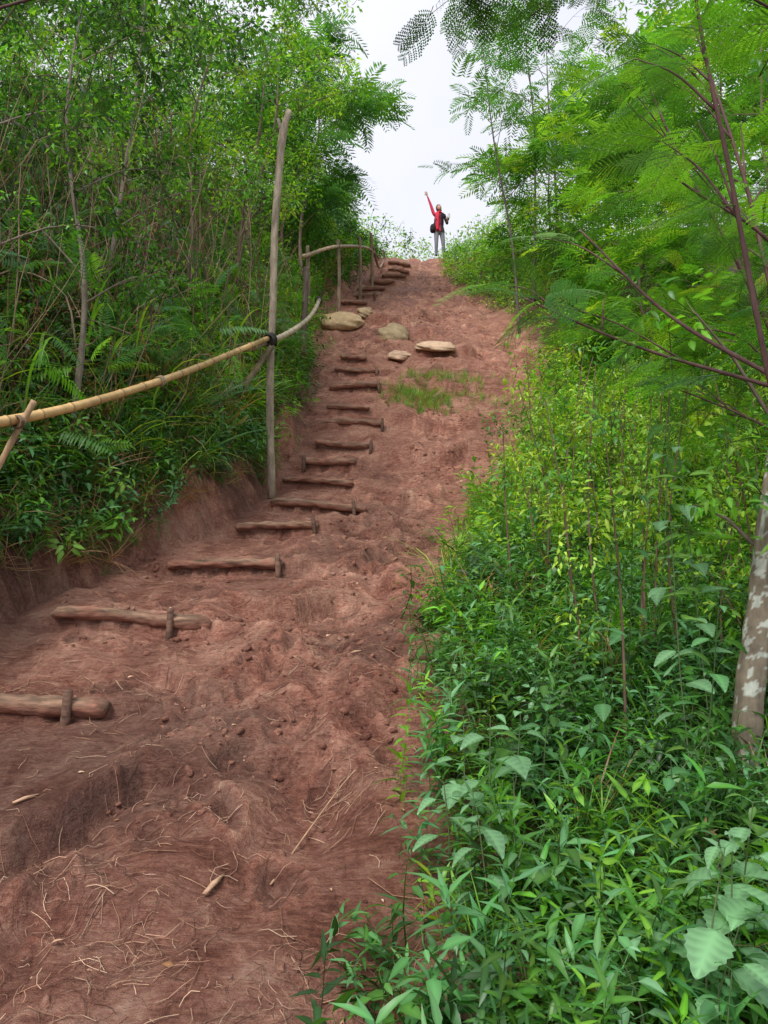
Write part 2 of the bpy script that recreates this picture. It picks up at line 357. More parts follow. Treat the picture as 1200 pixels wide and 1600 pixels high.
M_leaf=leafmat();M_soil=soilmat()
M_bark=attrmat('bark',.85,18,.7,(1,1,.3),.45)
M_bamboo=attrmat('bamboo_cane',.45,9,.15,(1,1,1),.22,.004,.45)
M_rock=attrmat('boulder_stone',.8,7,.6,(1,1,1),.3,.03)
M_cloth=attrmat('clothing',.85,60,.2,(1,1,1),.15,.003)
M_skin=attrmat('skin',.5,40,.05,(1,1,1),.05,.001)
M_log=attrmat('weathered_log',.85,34,.9,(.2,1,1),.6,.012)
# ------------------------------------------------------------ ground sheets
def axis(fine,left,right):
    a=list(fine);st=fine[1]-fine[0]
    o=[];x=fine[0]
    while x>left:x-=st;st*=1.13;o.append(x)
    st=fine[-1]-fine[-2];q=[];x=fine[-1]
    while x<right:x+=st;st*=1.13;q.append(x)
    return np.array(o[::-1]+a+q)
X=axis(np.concatenate([np.arange(-3.5,1.2,.017),np.arange(1.2,3.4,.035)]),-180,180)
Y=axis(np.concatenate([np.arange(1.4,6,.015),np.arange(6,9,.024),np.arange(9,15,.036),np.arange(15,25,.06)]),-70,300)
GX,GY=np.meshgrid(X,Y);GZ=H(GX,GY);GZ0=H(GX,GY,False)
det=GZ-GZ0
def H(x,y,fine=True):
    """height looked up on the built ground"""
    Z=GZ if fine else GZ0
    x=np.asarray(x,float);y=np.asarray(y,float);x,y=np.broadcast_arrays(x,y)
    i=np.clip(np.searchsorted(X,x)-1,0,len(X)-2);j=np.clip(np.searchsorted(Y,y)-1,0,len(Y)-2)
    fx=(x-X[i])/(X[i+1]-X[i]);fy=(y-Y[j])/(Y[j+1]-Y[j])
    return (Z[j,i]*(1-fx)+Z[j,i+1]*fx)*(1-fy)+(Z[j+1,i]*(1-fx)+Z[j+1,i+1]*fx)*fy
nx,ny=len(X),len(Y)
idx=np.arange(nx*ny).reshape(ny,nx)
q=np.stack([idx[:-1,:-1],idx[:-1,1:],idx[1:,1:],idx[1:,:-1]],-1).reshape(-1,4)
VV=np.stack([GX,GY,GZ],-1).reshape(-1,3)
edge=.22*fbm(GX*2,GY*2,3,123)
pathmask=(GX>xl(GY)-.42+edge*.4)&(GX<xr(GY)+.25+edge)&(GY<25.5)
vegf=np.maximum(sst(0.30,.6,xl(GY)-GX+edge*.5),sst(0.05,.6,GX-xr(GY)+edge))
vegf=np.maximum(vegf,sst(24.5,26,GY))
# moist patches from noise, plus relief shade painted in: fine hollows darker, ridges paler
damp_shade=1-.40*sst(.0,.5,fbm(GX*1.1,GY*.8,3,140))*(1-.6*sst(7,11,GY))
damp_shade=damp_shade*(1-.18*sst(6.0,3.0,GY))
damp_shade=damp_shade*(1+.30*np.tanh((det-.006)/.016))
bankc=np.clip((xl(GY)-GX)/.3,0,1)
SC=np.stack([damp_shade,damp_shade*(1-.05*bankc),damp_shade],-1)
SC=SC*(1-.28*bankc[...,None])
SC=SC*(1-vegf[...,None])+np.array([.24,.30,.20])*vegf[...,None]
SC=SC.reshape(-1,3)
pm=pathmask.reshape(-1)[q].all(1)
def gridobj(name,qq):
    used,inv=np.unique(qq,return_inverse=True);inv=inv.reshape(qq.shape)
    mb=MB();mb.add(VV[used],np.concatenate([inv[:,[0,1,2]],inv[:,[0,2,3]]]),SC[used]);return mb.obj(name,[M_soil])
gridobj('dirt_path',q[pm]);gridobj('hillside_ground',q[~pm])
def onG(x,y,dz=0):
    return np.stack([x,y,H(x,y)+dz],-1)
# ------------------------------------------------------------ log steps
for i,(sy,x0,x1,r,lr,pg) in enumerate(STEPS):
    mb=MB();n=26;x0+=U(-.05,.05);x1+=U(-.06,.05);xs=np.linspace(x0,x1,n);sk=U(-.10,.08)
    zr=H(xs,np.full(n,sy+.08));zr=np.convolve(np.pad(zr,6,mode='edge'),np.ones(13)/13,'valid')
    ph=U(0,6);zl=np.polyval(np.polyfit(xs,zr,1),xs)
    P=np.stack([xs,sy-.008+sk*(xs-(x0+x1)/2)*.5+.03*np.sin(xs*2.6+ph),.45*zl+.55*zr-lr*.80+.012*np.sin(xs*5+ph)],-1)
    P[0,2]-=.02;P[-1,2]-=.02
    rr=lr*(1+.18*vn(xs*5,xs*0+i,3)+.13*vn(xs*17,xs*0+i,4));rr[0]*=.7;rr[-1]*=.75
    v,t=tube(P,rr,16);v=v+.008*np.stack([v[:,0]*0,vn(v[:,0]*14,v[:,2]*60,9),vn(v[:,0]*14,v[:,2]*60,19)],-1)
    c0=np.array([.27,.165,.11])*U(.6,1.05)
    cc=np.tile(c0,(len(v),1))*(1+.45*vn(v[:,0]*7,v[:,2]*60,5)[:,None])
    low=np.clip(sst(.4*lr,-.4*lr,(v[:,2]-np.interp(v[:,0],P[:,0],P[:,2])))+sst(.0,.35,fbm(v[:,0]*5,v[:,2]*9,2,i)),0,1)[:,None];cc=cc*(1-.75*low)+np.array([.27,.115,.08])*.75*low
    mb.add(v,t,cc)
    for f in pg:
        px=x0+f*(x1-x0);b=P[int(f*(n-1))]
        hh=U(.02,.045)+(.015 if sy<9 else 0);pr=U(.019,.026)
        base_=np.array([px,b[1]-lr-pr*.5,b[2]-.2]);tp=np.array([px+U(-.03,.03),b[1]-lr-pr*.3,b[2]+lr+hh])
        v,t=tube([base_,base_*.5+tp*.5+[0.004,0,0],tp-[0,0,.006],tp],[pr,pr*1.08,pr,pr*.8],9);mb.add(v,t,np.array([.15,.085,.06])*U(.8,1.2))
    mb.obj('log_step',[M_log])
# ------------------------------------------------------------ boulders
def ell(c,r,nu=20,nv=14,f=None):
    V=[];T=[]
    for i in range(nv+1):
        a=math.pi*i/nv
        for j in range(nu):
            b=2*math.pi*j/nu;V.append([math.sin(a)*math.cos(b),math.sin(a)*math.sin(b),math.cos(a)])
    V=np.array(V)
    for i in range(nv):
        for j in range(nu):
            p=i*nu+j;k=i*nu+(j+1)%nu;T+=[(p,p+nu,k),(k,p+nu,k+nu)]
    W=V*np.array(r)
    if f is not None:W=f(V,W)
    return W+np.array(c),np.array(T)
for (x,y,sx,sy,sz,s,col,em_) in [(-1.0,16.6,.55,.42,.20,1,(.50,.35,.20),.3),(.17,15.9,.33,.3,.25,2,(.36,.27,.16),.3),(1.0,14.75,.42,.26,.10,3,(.58,.40,.27),.1),(.33,14.85,.27,.2,.09,4,(.56,.38,.26),.1),(-.45,17.4,.2,.2,.14,5,(.42,.30,.18),.3)]:
    def f(V,W):
        n=fbm(V[:,0]*1.6+V[:,2]*2+s*9,V[:,1]*1.6+V[:,2],4,s);W=W*(1+.28*n[:,None]);W[:,2]+=.5*W[:,1];return W
    v,t=ell((x,y,float(H(x,y))+sz*em_),(sx,sy,sz),36,26,f);mb=MB();mb.add(v,t,col);mb.obj('boulder',[M_rock])
# ------------------------------------------------------------ clods, litter
v,t=ell((0,0,0),(1,.8,.6),7,5);CL=[]
for s in range(6):
    CL.append((v*(1+.5*vn(v[:,0]*1.9+s*3+v[:,2],v[:,1]*1.9,s))[:,None],t,np.ones_like(v)))
def pathpts(n,y0,y1,pw=1.6,ext=.1):
    y=y0+(y1-y0)*rng.random(n)**pw;a=xl(y)-ext;b=xr(y)+ext*1.5;x=a+(b-a)*rng.random(n);return x,y
mb=MB();n=24000;x,y=pathpts(n,1.5,22,1.6,.35)
k=fbm(x*1.3,y*1.5,3,77)+.22*sst(-1.2,.2,x)+.35*fbm(x*6,y*6,2,78)+rng.normal(0,.12,n)>.1;x,y=x[k],y[k];n=len(x)
sc=.004+.032*rng.random(n)**7;mb.scatter(CL,onG(x,y,0)+np.stack([0*x,0*x,sc*.05],-1),rng.uniform(0,6,n),rng.normal(0,.4,n),rng.normal(0,.4,n),sc,np.ones((n,3))*rng.uniform(.7,1.1,(n,1)))
mb.obj('soil_clods',[M_soil])
mb=MB()
def straws(n,x,y,lo,hi,r,pal):
    for i in range(n):
        a=U(0,6.28);l=U(lo,hi);m=4;ts=np.linspace(-.5,.5,m);cu=U(-.3,.3)*l
        px=x[i]+np.cos(a)*ts*l-np.sin(a)*cu*(ts*2)**2;py=y[i]+np.sin(a)*ts*l+np.cos(a)*cu*(ts*2)**2
        pz=H(px,py)+.003+np.random.rand(m)*.012
        v,t=tube(np.stack([px,py,pz],-1),r*U(.6,1.3),3,False);mb.add(v,t,np.array(random.choice(pal))*U(.7,1.3))
SP=[(.50,.34,.24),(.32,.17,.11),(.16,.075,.055),(.42,.25,.17),(.13,.06,.04)]
x,y=pathpts(3400,1.4,14,1.7,.3);straws(3400,x,y,.02,.14,.0012,SP)
x,y=pathpts(60,1.6,9,1.2,.3);straws(60,x,y,.2,.45,.0022,[(.36,.2,.13),(.2,.1,.07)])
for (cx,cy,nn,sp) in [(-1.1,2.75,100,.12),(-.75,2.45,100,.12),(-.5,4.6,90,.2),(-.15,3.4,90,.15),(-1.8,6.3,90,.25),(-.4,5.9,90,.2),(-1.9,3.0,70,.15),(-1.1,2.2,70,.15),(.2,10,90,.3),(-.9,3.4,100,.2),(-.3,2.4,80,.15),(-1.5,4.4,90,.25),(-.1,7,80,.3)]:
    straws(nn,cx+rng.normal(0,sp,nn),cy+rng.normal(0,sp,nn),.02,.13,.0011,SP)
mb.obj('dry_grass_litter',[M_bark])
mb=MB()
for i in range(170):
    y=U(4.6,9.5);xx=float(xl(y))-.40+U(0,.12);z=float(H(xx,y))+.02;l=U(.1,.5)
    P=smoothpath([[xx,y,z],[xx+.12,y+U(-.05,.05),z-l*.35],[xx+.2+U(0,.06),y+U(-.1,.1),z-l]],7);v,t=tube(P,np.linspace(.004,.001,7)*U(.6,1.3),3,False);mb.add(v,t,np.array(random.choice([(.35,.2,.13),(.2,.1,.07),(.45,.3,.2)])))
mb.obj('hanging_roots',[M_bark])
mb=MB();x,y=pathpts(340,1.5,12,1.4,.2);n=340
g=leafgeo(1,.4,.25,.3);mb.scatter([g],onG(x,y,.006),rng.uniform(0,6.28,n),rng.normal(.1,.2,n),rng.normal(0,.4,n),rng.uniform(.012,.042,n),np.array([(.48,.30,.19),(.34,.19,.12),(.52,.36,.24),(.22,.11,.05)])[rng.integers(0,4,n)])
for (x_,y_,l,a) in [(-.62,2.75,.14,.3),(-.2,4.6,.07,1.9),(-1.55,3.3,.10,.9)]:
    z=float(H(x_,y_))+.012;v,t=tube([[x_,y_,z],[x_+l*math.sin(a)*.5,y_+l*math.cos(a)*.5,z+.02],[x_+l*math.sin(a),y_+l*math.cos(a),z+.03]],[.008,.013,.005],5);v[:,2]=z+(v[:,2]-z)*.6;mb.add(v,t,(.45,.28,.18))
mb.obj('fallen_leaves',[M_bark])
tx=np.array([-.42,-.33,-.17,-.02]);ty=np.array([2.95,3.2,3.5,3.62]);tz=H(tx,ty)+np.array([.01,.03,.03,.08])
mb=MB();P=smoothpath(np.stack([tx,ty,tz],-1),10)
v,t=tube(P,np.linspace(.0045,.002,10),5);mb.add(v,t,(.38,.24,.15));mb.obj('fallen_twig',[M_bark])
# ------------------------------------------------------------ bamboo fence
fence=bpy.data.objects.new('bamboo_fence',None);scene.collection.objects.link(fence)
def cane(name,P,r,col=(.60,.39,.17),n=90,node=.33,k=12,mat=None):
    P=smoothpath(P,n);s=np.concatenate([[0],np.cumsum(np.linalg.norm(np.diff(P,axis=0),axis=1))])
    total=s[-1];ss=np.unique(np.concatenate([np.linspace(0,total,n)]+[[q-.012,q-.004,q+.004,q+.012] for q in np.arange(.1,total,node)]).clip(0,total))
    PP=np.stack([np.interp(ss,s,P[:,i]) for i in range(3)],-1)
    d=np.abs((ss-.1+node/2)%node-node/2)
    rr=np.interp(ss,[0,total],[r,r*.85])*(1+.14*(d<.006));v,t=tube(PP,rr,k)
    c=np.tile(np.array(col),(len(v),1));dd=np.repeat(d,k);c[:len(dd)][dd<.008]*=.45
    tone=1+.3*vn(np.repeat(ss,k)*2.5,np.zeros(len(dd)),4);c[:len(dd)]*=tone[:,None]
    mb=MB();mb.add(v,t,c);mb.obj(name,[mat or M_bamboo],fence)
cane('rail_lower',[[-2.95,3.7,.72],[-2.5,5.0,1.04],[-2.0,6.75,1.77],[-1.39,8.95,2.86]],.036)
cane('rail_middle',[[-1.55,8.55,2.62],[-1.3,9.6,3.1],[-1.17,11.2,3.85],[-1.12,12.2,4.4],[-1.13,13.0,4.85]],.038,(.46,.38,.26))
cane('rail_upper',[[-1.62,14.9,6.45],[-1.1,16.8,7.5],[-.5,19.3,8.6],[-.28,20.2,8.85]],.04,(.42,.30,.19))
cane('rail_upper_end',[[-.3,20.0,8.95],[-.15,21.3,8.9],[.02,22.5,9.65]],.035,(.36,.23,.14))
def pole(name,P,r,col,k=9):
    P=smoothpath(P,26);z=np.linspace(0,1,26);rr=np.interp(z,np.linspace(0,1,len(r)),r)*(1+.10*vn(z*14,z*0,len(name)));v,t=tube(P,rr,k)
    mb=MB();c=np.tile(np.array(col),(len(v),1))*(1+.35*vn(v[:,2]*4,v[:,0]*20,6)[:,None]);mb.add(v,t,c);mb.obj(name,[M_bark],fence)
pole('tall_post',[[-1.33,9.05,.95],[-1.37,9.05,2.2],[-1.34,9.02,3.4],[-1.33,9.0,4.2],[-1.28,8.98,5.0],[-1.24,8.98,5.45],[-1.17,8.97,5.74]],[.052,.048,.042,.045,.05,.055,.03],(.33,.27,.20))
pole('post_fork',[[-1.24,8.98,5.45],[-1.30,8.96,5.62]],[.035,.02],(.25,.21,.16))
pole('brace',[[-1.62,8.7,2.2],[-1.34,8.93,2.75]],[.036,.03],(.16,.13,.08))
pole('end_post',[[-2.70,5.05,.45],[-2.50,5.08,.9],[-2.36,5.1,1.2]],[.018,.022,.021],(.36,.24,.14))
pole('mid_post',[[-1.45,13.4,4.0],[-1.42,13.5,5.2],[-1.41,13.55,5.65]],[.06,.055,.055],(.13,.10,.08))
for (x,y,z0,z1) in [(-1.55,15.2,5.2,6.8),(-1.03,17.0,6.0,7.75),(-.6,18.7,6.8,8.6),(-.33,20.0,7.6,9.3),(.0,22.4,9.3,9.9)]:
    pole('post',[[x,y,z0],[x+.01,y,(z0+z1)/2],[x-.02,y,z1]],[.045,.04,.04],(.22,.16,.11))
mb=MB()
def lash(c,d,r,n=4,col=(.16,.11,.07)):
    d=np.array(d,float);d/=np.linalg.norm(d);c=np.array(c,float)
    a=np.cross(d,[0,0,1.]);a/=np.linalg.norm(a);b=np.cross(d,a)
    for i in range(n):
        P=[c+d*(i-n/2)*.014+r*(math.cos(q)*a+math.sin(q)*b) for q in np.linspace(0,6.29,14)]
        v,t=tube(P,.007,4,False);mb.add(v,t,np.array(col)*U(.8,1.2))
lash([-1.36,9.0,2.87],(.4,.7,.5),.07,6,(.05,.05,.045));lash([-1.36,9.03,2.86],(.0,.05,1),.07,7,(.045,.045,.04));lash([-2.0,6.75,1.77],(.25,.8,.4),.042,4,(.35,.28,.18))
lash([-1.5,8.6,2.66],(.3,.8,.4),.046,3,(.3,.22,.13));lash([-1.13,12.9,4.8],(0,.8,.6),.06,6,(.06,.05,.05));lash([-2.45,5.08,1.05],(.3,.8,.2),.042,3)
mb.obj('lashings',[M_bark],fence)
# ------------------------------------------------------------ undergrowth
def scat(name,groups):
    mb=MB()
    for (pr,pos,sc,col,tilt) in groups:
        n=len(pos);mb.scatter(pr,pos,rng.uniform(0,6.28,n),rng.normal(0,tilt,n),rng.normal(0,tilt,n),sc,col)
    return mb.obj(name,[M_leaf])
def rpts(n,y0,y1,w,pw=1,off=0,ed=.35):
    y=y0+(y1-y0)*rng.random(n)**pw;e=xr(y)+ed*fbm(y*2.2,y*0,3,44)+off;x=e+w*rng.random(n)**.9+.12*rng.normal(0,1,n)*(rng.random(n)<.3);return x,y
def cl(x,y,s,names,lowf,j=.25):
    n=len(x);p=fbm(x*1.3,y*1.3,2,s)+rng.normal(0,.25,n)
    A=cols(n,names,None,j);B=cols(n,lowf,None,j);return np.where((p>0)[:,None],A,B)
n=3600;x,y=rpts(n,1.35,6.5,3.0,1,.03);G1=(BAMB,onG(x,y,-.02),rng.uniform(.5,1.15,n),cl(x,y,1,['mid','blue','bright'],['mid','blue','dark']),.3)
n=900;x,y=rpts(n,1.4,8,3.2,1,.1);G2=(HERBS,onG(x,y,0),rng.uniform(.7,1.4,n),cl(x,y,2,['blue','mid','pale'],['blue','mid']),.25)
n=260;x,y=rpts(n,1.6,8,3.2,1,.2);G2b=(HERB,onG(x,y,0),rng.uniform(.6,1.1,n),cl(x,y,7,['blue','pale','mid'],['blue','mid']),.25)
n=360;x,y=rpts(n,2.2,8,3.2,1,.2);G3=(GRASS,onG(x,y,0),rng.uniform(.6,1.3,n),cl(x,y,3,['bright','mid'],['mid','dry']),.2)
n=90;x,y=rpts(n,1.5,8,2.5,1,.1);G5=(BAMB,onG(x,y,-.02),rng.uniform(.5,1.0,n),cl(x,y,9,['dry','yel'],['dry','brown']),.5)
scat('undergrowth',[G1,G2,G2b,G3,G5])
n=3000;x,y=rpts(n,6,15,4.2,1,.1,.5);G1=(BAMBLO,onG(x,y,-.02),rng.uniform(.6,1.4,n),cl(x,y,4,['bright','yel','mid'],['mid','yel','bright']),.25)
n=1200;x,y=rpts(n,6.5,23.5,4.0,1,.25,.4);G2=(CLUMP,onG(x,y,.1)+np.array([0,0,1])*rng.random((n,1))*.4,rng.uniform(.5,1.2,n),cl(x,y,5,['bright','yel'],['mid','bright']),.4)
n=450;x,y=rpts(n,6,14,3.5,1,.15);G3=(GRASS,onG(x,y,0),rng.uniform(.7,1.4,n),cl(x,y,6,['bright','yel'],['mid','bright']),.2)
n=150;x,y=rpts(n,5.5,14,2.5,1,.6);G4=(FERN,onG(x,y,.2),rng.uniform(.7,1.2,n),cl(x,y,8,['bright','yel'],['mid','dark']),.4)
scat('roadside_shrubs',[G1,G2,G3,G4])
def herb(name,x,y,h,L,pairs,col,lean=(0,0)):
    mb=MB();v,t,c=p_herb(h,pairs,L,.66,True);R=rotm(0,lean[1],lean[0]);mb.add(v@R.T+[x,y,float(H(x,y,False))],t,c*np.array(PAL[col]));mb.obj(name,[M_leaf])
for (x,y,h,L,pr,c) in [(.26,2.9,.50,.11,5,'pale'),(.37,2.75,.58,.11,6,'pale'),(.34,2.5,.42,.10,5,'pale'),(.22,2.75,.38,.09,5,'pale'),(.45,3.0,.5,.10,5,'pale'),(.80,2.0,.60,.13,5,'pale'),(.88,2.12,.55,.12,5,'pale'),(.74,1.95,.46,.11,4,'pale'),(.98,2.3,.6,.10,6,'pale'),(1.1,2.9,.95,.10,6,'blue'),(1.3,3.3,1.2,.12,7,'pale'),(1.55,3.7,1.5,.13,8,'pale'),(.95,3.4,.8,.10,6,'blue'),(.62,3.1,.55,.09,5,'blue'),(1.45,4.2,1.7,.13,7,'pale'),(1.2,3.9,1.3,.11,7,'blue')]:
    herb('broadleaf_herb',x,y,h,L,pr,c,(U(-.12,.12),U(-.12,.12)))
def lpts(n,y0,y1,w,pw=1,off=.3):
    y=y0+(y1-y0)*rng.random(n)**pw;x=xl(y)-off-w*rng.random(n)**1.1+.1*fbm(y*3,y*0,2,45);return x,y
x,y=lpts(3000,3.3,10,1.6,1,.24);G1=(BAMB,onG(x,y,-.03),rng.uniform(.6,1.2,3000),cl(x,y,11,['mid','bright','blue'],['mid','blue','dark']),.45)
x,y=lpts(1700,3.3,10,1.3,1,.24);G2=(HERBS,onG(x,y,0),rng.uniform(.8,1.6,1700),cl(x,y,12,['bright','blue'],['mid','blue']),.4)
x,y=lpts(700,4,22,2.0);G3=(GRASSL,onG(x,y,0),rng.uniform(.7,1.5,700),cl(x,y,13,['mid','bright'],['mid','yel','dry']),.4)
x,y=lpts(3000,9,24,2.0,1,.12);G4=(BAMBLO,onG(x,y,-.02),rng.uniform(.8,1.5,3000),cl(x,y,14,['mid','bright'],['mid','dark']),.35)
x,y=lpts(600,4,14,2.2,1,.35);G5=(FERN,onG(x,y,.2)+np.array([0,0,1])*rng.random((600,1))*1.4,rng.uniform(.7,1.4,600),cl(x,y,15,['mid','bright'],['mid','blue']),.6)
x,y=lpts(420,4.5,10,.35,1,.2);G6=(GRASS,onG(x,y,-.05),rng.uniform(.5,1.1,420),cl(x,y,16,['dry','mid'],['dry','brown','mid']),1.1)
scat('bank_vegetation',[G1,G2,G3,G4,G5,G6])
mb=MB()
for i in range(110):
    y=U(5.5,12);x=float(xl(y))-U(.35,1.8);z=float(H(x,y,False))+U(0,.9)
    for k in range(4):
        b=U(.7,1.2);blade(mb,[x,y,z],U(-2.6,-.3)+random.choice([0,1.2]),U(.5,1.1),U(.018,.035),U(1.0,2.1),np.array(PAL[random.choice(['bright','mid','yel'])])*b,8)
mb.obj('broad_bladed_grass',[M_leaf])
def thick(n,y0,y1,w,names,low,s,proto,hk=1.3,hm=4.6,sc=(.7,1.3),gp=-.22):
    x,y=lpts(n,y0,y1,w,1,.45);u=xl(y)-.45-x;hm_=np.minimum(.35+hk*u,hm)*(.75+.35*fbm(x*.9,y*.9,2,s));z=hm_*np.sqrt(rng.random(n))
    gap=fbm(x*1.1+z,y*1.1+z*.8,3,s+50)>gp
    p=onG(x,y,0);p[:,2]+=z;p=p[gap];n=len(p);x,y,z=x[gap],y[gap],z[gap];return (proto,p,rng.uniform(sc[0],sc[1],n),cl(x+z*.7,y+z*.5,s,names,low),.5)
scat('thicket_foliage',[thick(3400,4,10,4.0,['mid','bright','blue'],['dark','mid','dark'],21,CLUMPN,1.3,3.6,(.7,1.3),-.12),
 thick(6500,8.5,24,6,['mid','bright','bright','yel'],['dark','mid','bright'],22,CLUMP,1.5,5.5,(.7,1.5)),
 thick(600,5,16,4,['mid','bright'],['mid','dark'],23,BIPM,1.2,4,(.3,.5)),
 thick(1100,4,13,4,['mid','dry'],['blue','brown'],24,GRASSL,1.0,3,(.7,1.3)),
 thick(2600,4,11.5,4,['dry','brown'],['red','brown'],25,CLUMPN,1.3,3.8,(.5,1.1),-.03)])
mb=MB()
for i in range(760):
    y=U(4.2,13);x=float(xl(y))-.5-U(0,3.2);z0=float(H(x,y,False));h=U(.8,3.4)
    a=[x,y,z0];P=[a]
    dx,dy=U(-1.0,1.0),U(-.6,.6)
    for k in range(1,5):
        f=k/4;P.append([x+dx*f+U(-.22,.22)+(.3*f*f if i%3==0 else 0),y+dy*f+U(-.15,.15),z0+h*(f if i%4 else math.sin(f*2.3))+U(-.12,.12)])
    P=smoothpath(P,12);r=U(.003,.008)*(1.7 if i%16==0 else 1)
    v,t=tube(P,np.linspace(r,r*.4,12),4,False);mb.add(v,t,np.array(random.choice([(.26,.18,.12),(.17,.11,.08),(.38,.28,.19),(.17,.08,.06),(.10,.065,.05)])))
mb.obj('dry_vines',[M_bark])
# ------------------------------------------------------------ trees
def mktree(name,x,y,hgt,cr,lean=(0,0),r0=.06,nb=10,kind='clump',nper=12,sc=(.8,1.4),pal=(['mid','bright'],['mid','dark']),bark=(.2,.15,.11),start=.35,cden=1.,dz=0):
    mb=MB();z0=float(H(x,y,False))-.1+dz;top=np.array([x+lean[0],y+lean[1],z0+hgt])
    P=smoothpath([[x,y,z0],[x+lean[0]*.25+U(-.18,.18),y+lean[1]*.25,z0+hgt*.33],[x+lean[0]*.6+U(-.2,.2),y+lean[1]*.6,z0+hgt*.68],top],20)
    v,t=tube(P,np.linspace(r0,r0*.2,20)*(1+.08*np.sin(np.arange(20)*2.1)),8);mb.add(v,t,bark,1)
    pts=[];drs=[]
    for i in range(nb):
        f=start+(1-start)*(i+U(0,.8))/nb;f=min(f,.97);b=P[int(f*19)];a=i*2.4+U(-.4,.4)
        l=cr*U(.65,1.15)*(1-.45*abs(f-.65));d=np.array([math.cos(a),math.sin(a),U(.25,.8)])
        e=b+d*l;m=b+d*l*.5+[0,0,.1*l];Q=smoothpath([b,m,e+[0,0,-.08*l]],8);rb=r0*.38*(1-f*.6)
        v,t=tube(Q,np.linspace(rb,rb*.25,8),5,False);mb.add(v,t,bark,1)
        for k in range(3):
            g=U(.35,.95);s=Q[int(g*7)];a2=a+random.choice([-1,1])*U(.4,1.1);l2=l*U(.3,.55)
            e2=s+np.array([math.cos(a2),math.sin(a2),U(-.1,.7)])*l2
            v,t=tube([s,(s+e2)/2+[0,0,.03],e2],[rb*.35,rb*.25,rb*.12],4,False);mb.add(v,t,bark,1)
            for w in range(int(nper*cden/4)+1):
                g2=U(.2,1.08);pts.append(s*(1-g2)+e2*g2+np.random.normal(0,.09,3));drs.append(a2+U(-1.3,1.3))
        for w in range(int(nper*cden/3)+1):
            g2=U(.35,1.05);pts.append(Q[min(7,int(g2*7))]+np.random.normal(0,.1,3));drs.append(a+U(-1.5,1.5))
    pts=np.array(pts);n=len(pts);yaw=np.array(drs)-math.pi/2
    pr={'clump':CLUMP,'bipf':BIPF,'bipm':BIPM,'bipn':BIPN}[kind]
    pit=rng.normal(.1,.35,n);mb.scatter(pr,pts,yaw,pit,rng.normal(0,.3,n),rng.uniform(sc[0],sc[1],n),cl(pts[:,0]+pts[:,2],pts[:,1],int(x*7+90),pal[0],pal[1]))
    return mb.obj(name,[M_leaf,M_bark])
BY=(['bright','yel','mid'],['mid','bright']);DK=(['mid','dark'],['dark','mid','bright'])
GB=(.20,.165,.13);BB=(.15,.11,.08)
for (x,y,h,cr,ln,k,np_,sc,pl,bk) in [
 (-2.75,6.6,4.8,1.4,(-.1,.3),'clump',12,(.6,1.0),DK,GB),(-3.6,6.0,4.8,1.8,(.5,0),'clump',17,(.6,1.1),DK,GB),(-3.3,8.5,5.0,1.9,(.5,0),'clump',18,(.7,1.2),(['mid','bright'],['mid','dark']),GB),
 (-2.9,10.5,5.2,1.9,(.5,.2),'clump',17,(.7,1.3),BY,BB),(-2.4,12.5,5.4,1.7,(.4,0),'clump',20,(.7,1.3),(['yel','bright'],['bright','mid']),BB),
 (-2.7,15,5.6,1.9,(.5,0),'clump',20,(.8,1.4),BY,BB),(-2.4,18,5.2,1.8,(.4,0),'bipf',30,(.5,.8),(['mid','blue'],['mid','bright']),BB),
 (-2.3,21,3.6,1.6,(.3,0),'clump',20,(.8,1.5),(['mid','blue'],['mid']),BB),(-4.6,12,6.5,2.4,(.3,0),'clump',20,(1,1.7),DK,BB),(-5.0,8,6.2,2.4,(.3,0),'clump',20,(.9,1.5),DK,BB),
 (-5,16,7,2.6,(.3,0),'clump',18,(1.1,1.9),DK,BB)]:
    mktree('slope_tree',x,y,h,cr,ln,U(.035,.05),12,k,np_,sc,pl,bk)
mktree('feathery_tree',-1.9,17.5,5.6,1.5,(.3,0),.05,12,'bipf',32,(.4,.7),(['mid','blue'],['blue','mid']))
for (x,y,h,cr,ln,k,np_,sc,pl) in [
 (5.0,9,5.8,1.9,(-.3,0),'bipm',18,(.35,.6),BY),(5.9,12,6.2,2.2,(-.3,0),'bipf',42,(.5,.8),BY),(5.3,15,5.0,2.1,(-.3,0),'bipf',42,(.5,.8),BY),
 (4.5,19,3.4,1.6,(-.2,0),'bipf',38,(.45,.7),BY),(6.8,16,6.5,2.6,(0,0),'clump',22,(1,1.8),BY),(3.8,6.8,3.4,1.4,(-.1,0),'bipm',16,(.3,.5),BY),
 (4.8,6.4,5.0,1.8,(-.2,0),'bipm',20,(.35,.55),(['bright','mid'],['mid','dark'])),(6.8,10,7,2.6,(0,0),'clump',22,(1,1.7),(['mid','bright'],['mid','dark'])),
 (4.3,12.5,2.2,1.2,(0,0),'bipf',30,(.4,.6),BY),(6,20,5,2.3,(0,0),'clump',20,(1.1,1.8),BY),(3.1,4.6,2.4,1.0,(0.1,.2),'bipm',14,(.25,.45),BY),(4.3,16.5,2.8,1.3,(-.1,0),'clump',22,(.8,1.3),BY)]:
    mktree('calliandra_tree',x,y,h,cr,ln,U(.04,.06),12,k,np_,sc,pl,(.15,.10,.08),.25)
mktree('slender_tree',3.5,17.5,6.8,1.3,(-.1,0),.045,11,'bipf',9,(.4,.6),(['blue','mid'],['blue','mid']),(.10,.08,.07),.45)
mktree('slender_tree',2.9,16,6.4,1.4,(-.7,0),.035,9,'bipf',5,(.35,.55),(['blue','mid'],['mid']),(.10,.08,.07),.5)
mktree('slender_tree',4.9,21,6.5,1.7,(-.2,0),.05,11,'bipf',14,(.45,.7),(['blue','mid'],['mid']),(.10,.08,.07),.4)
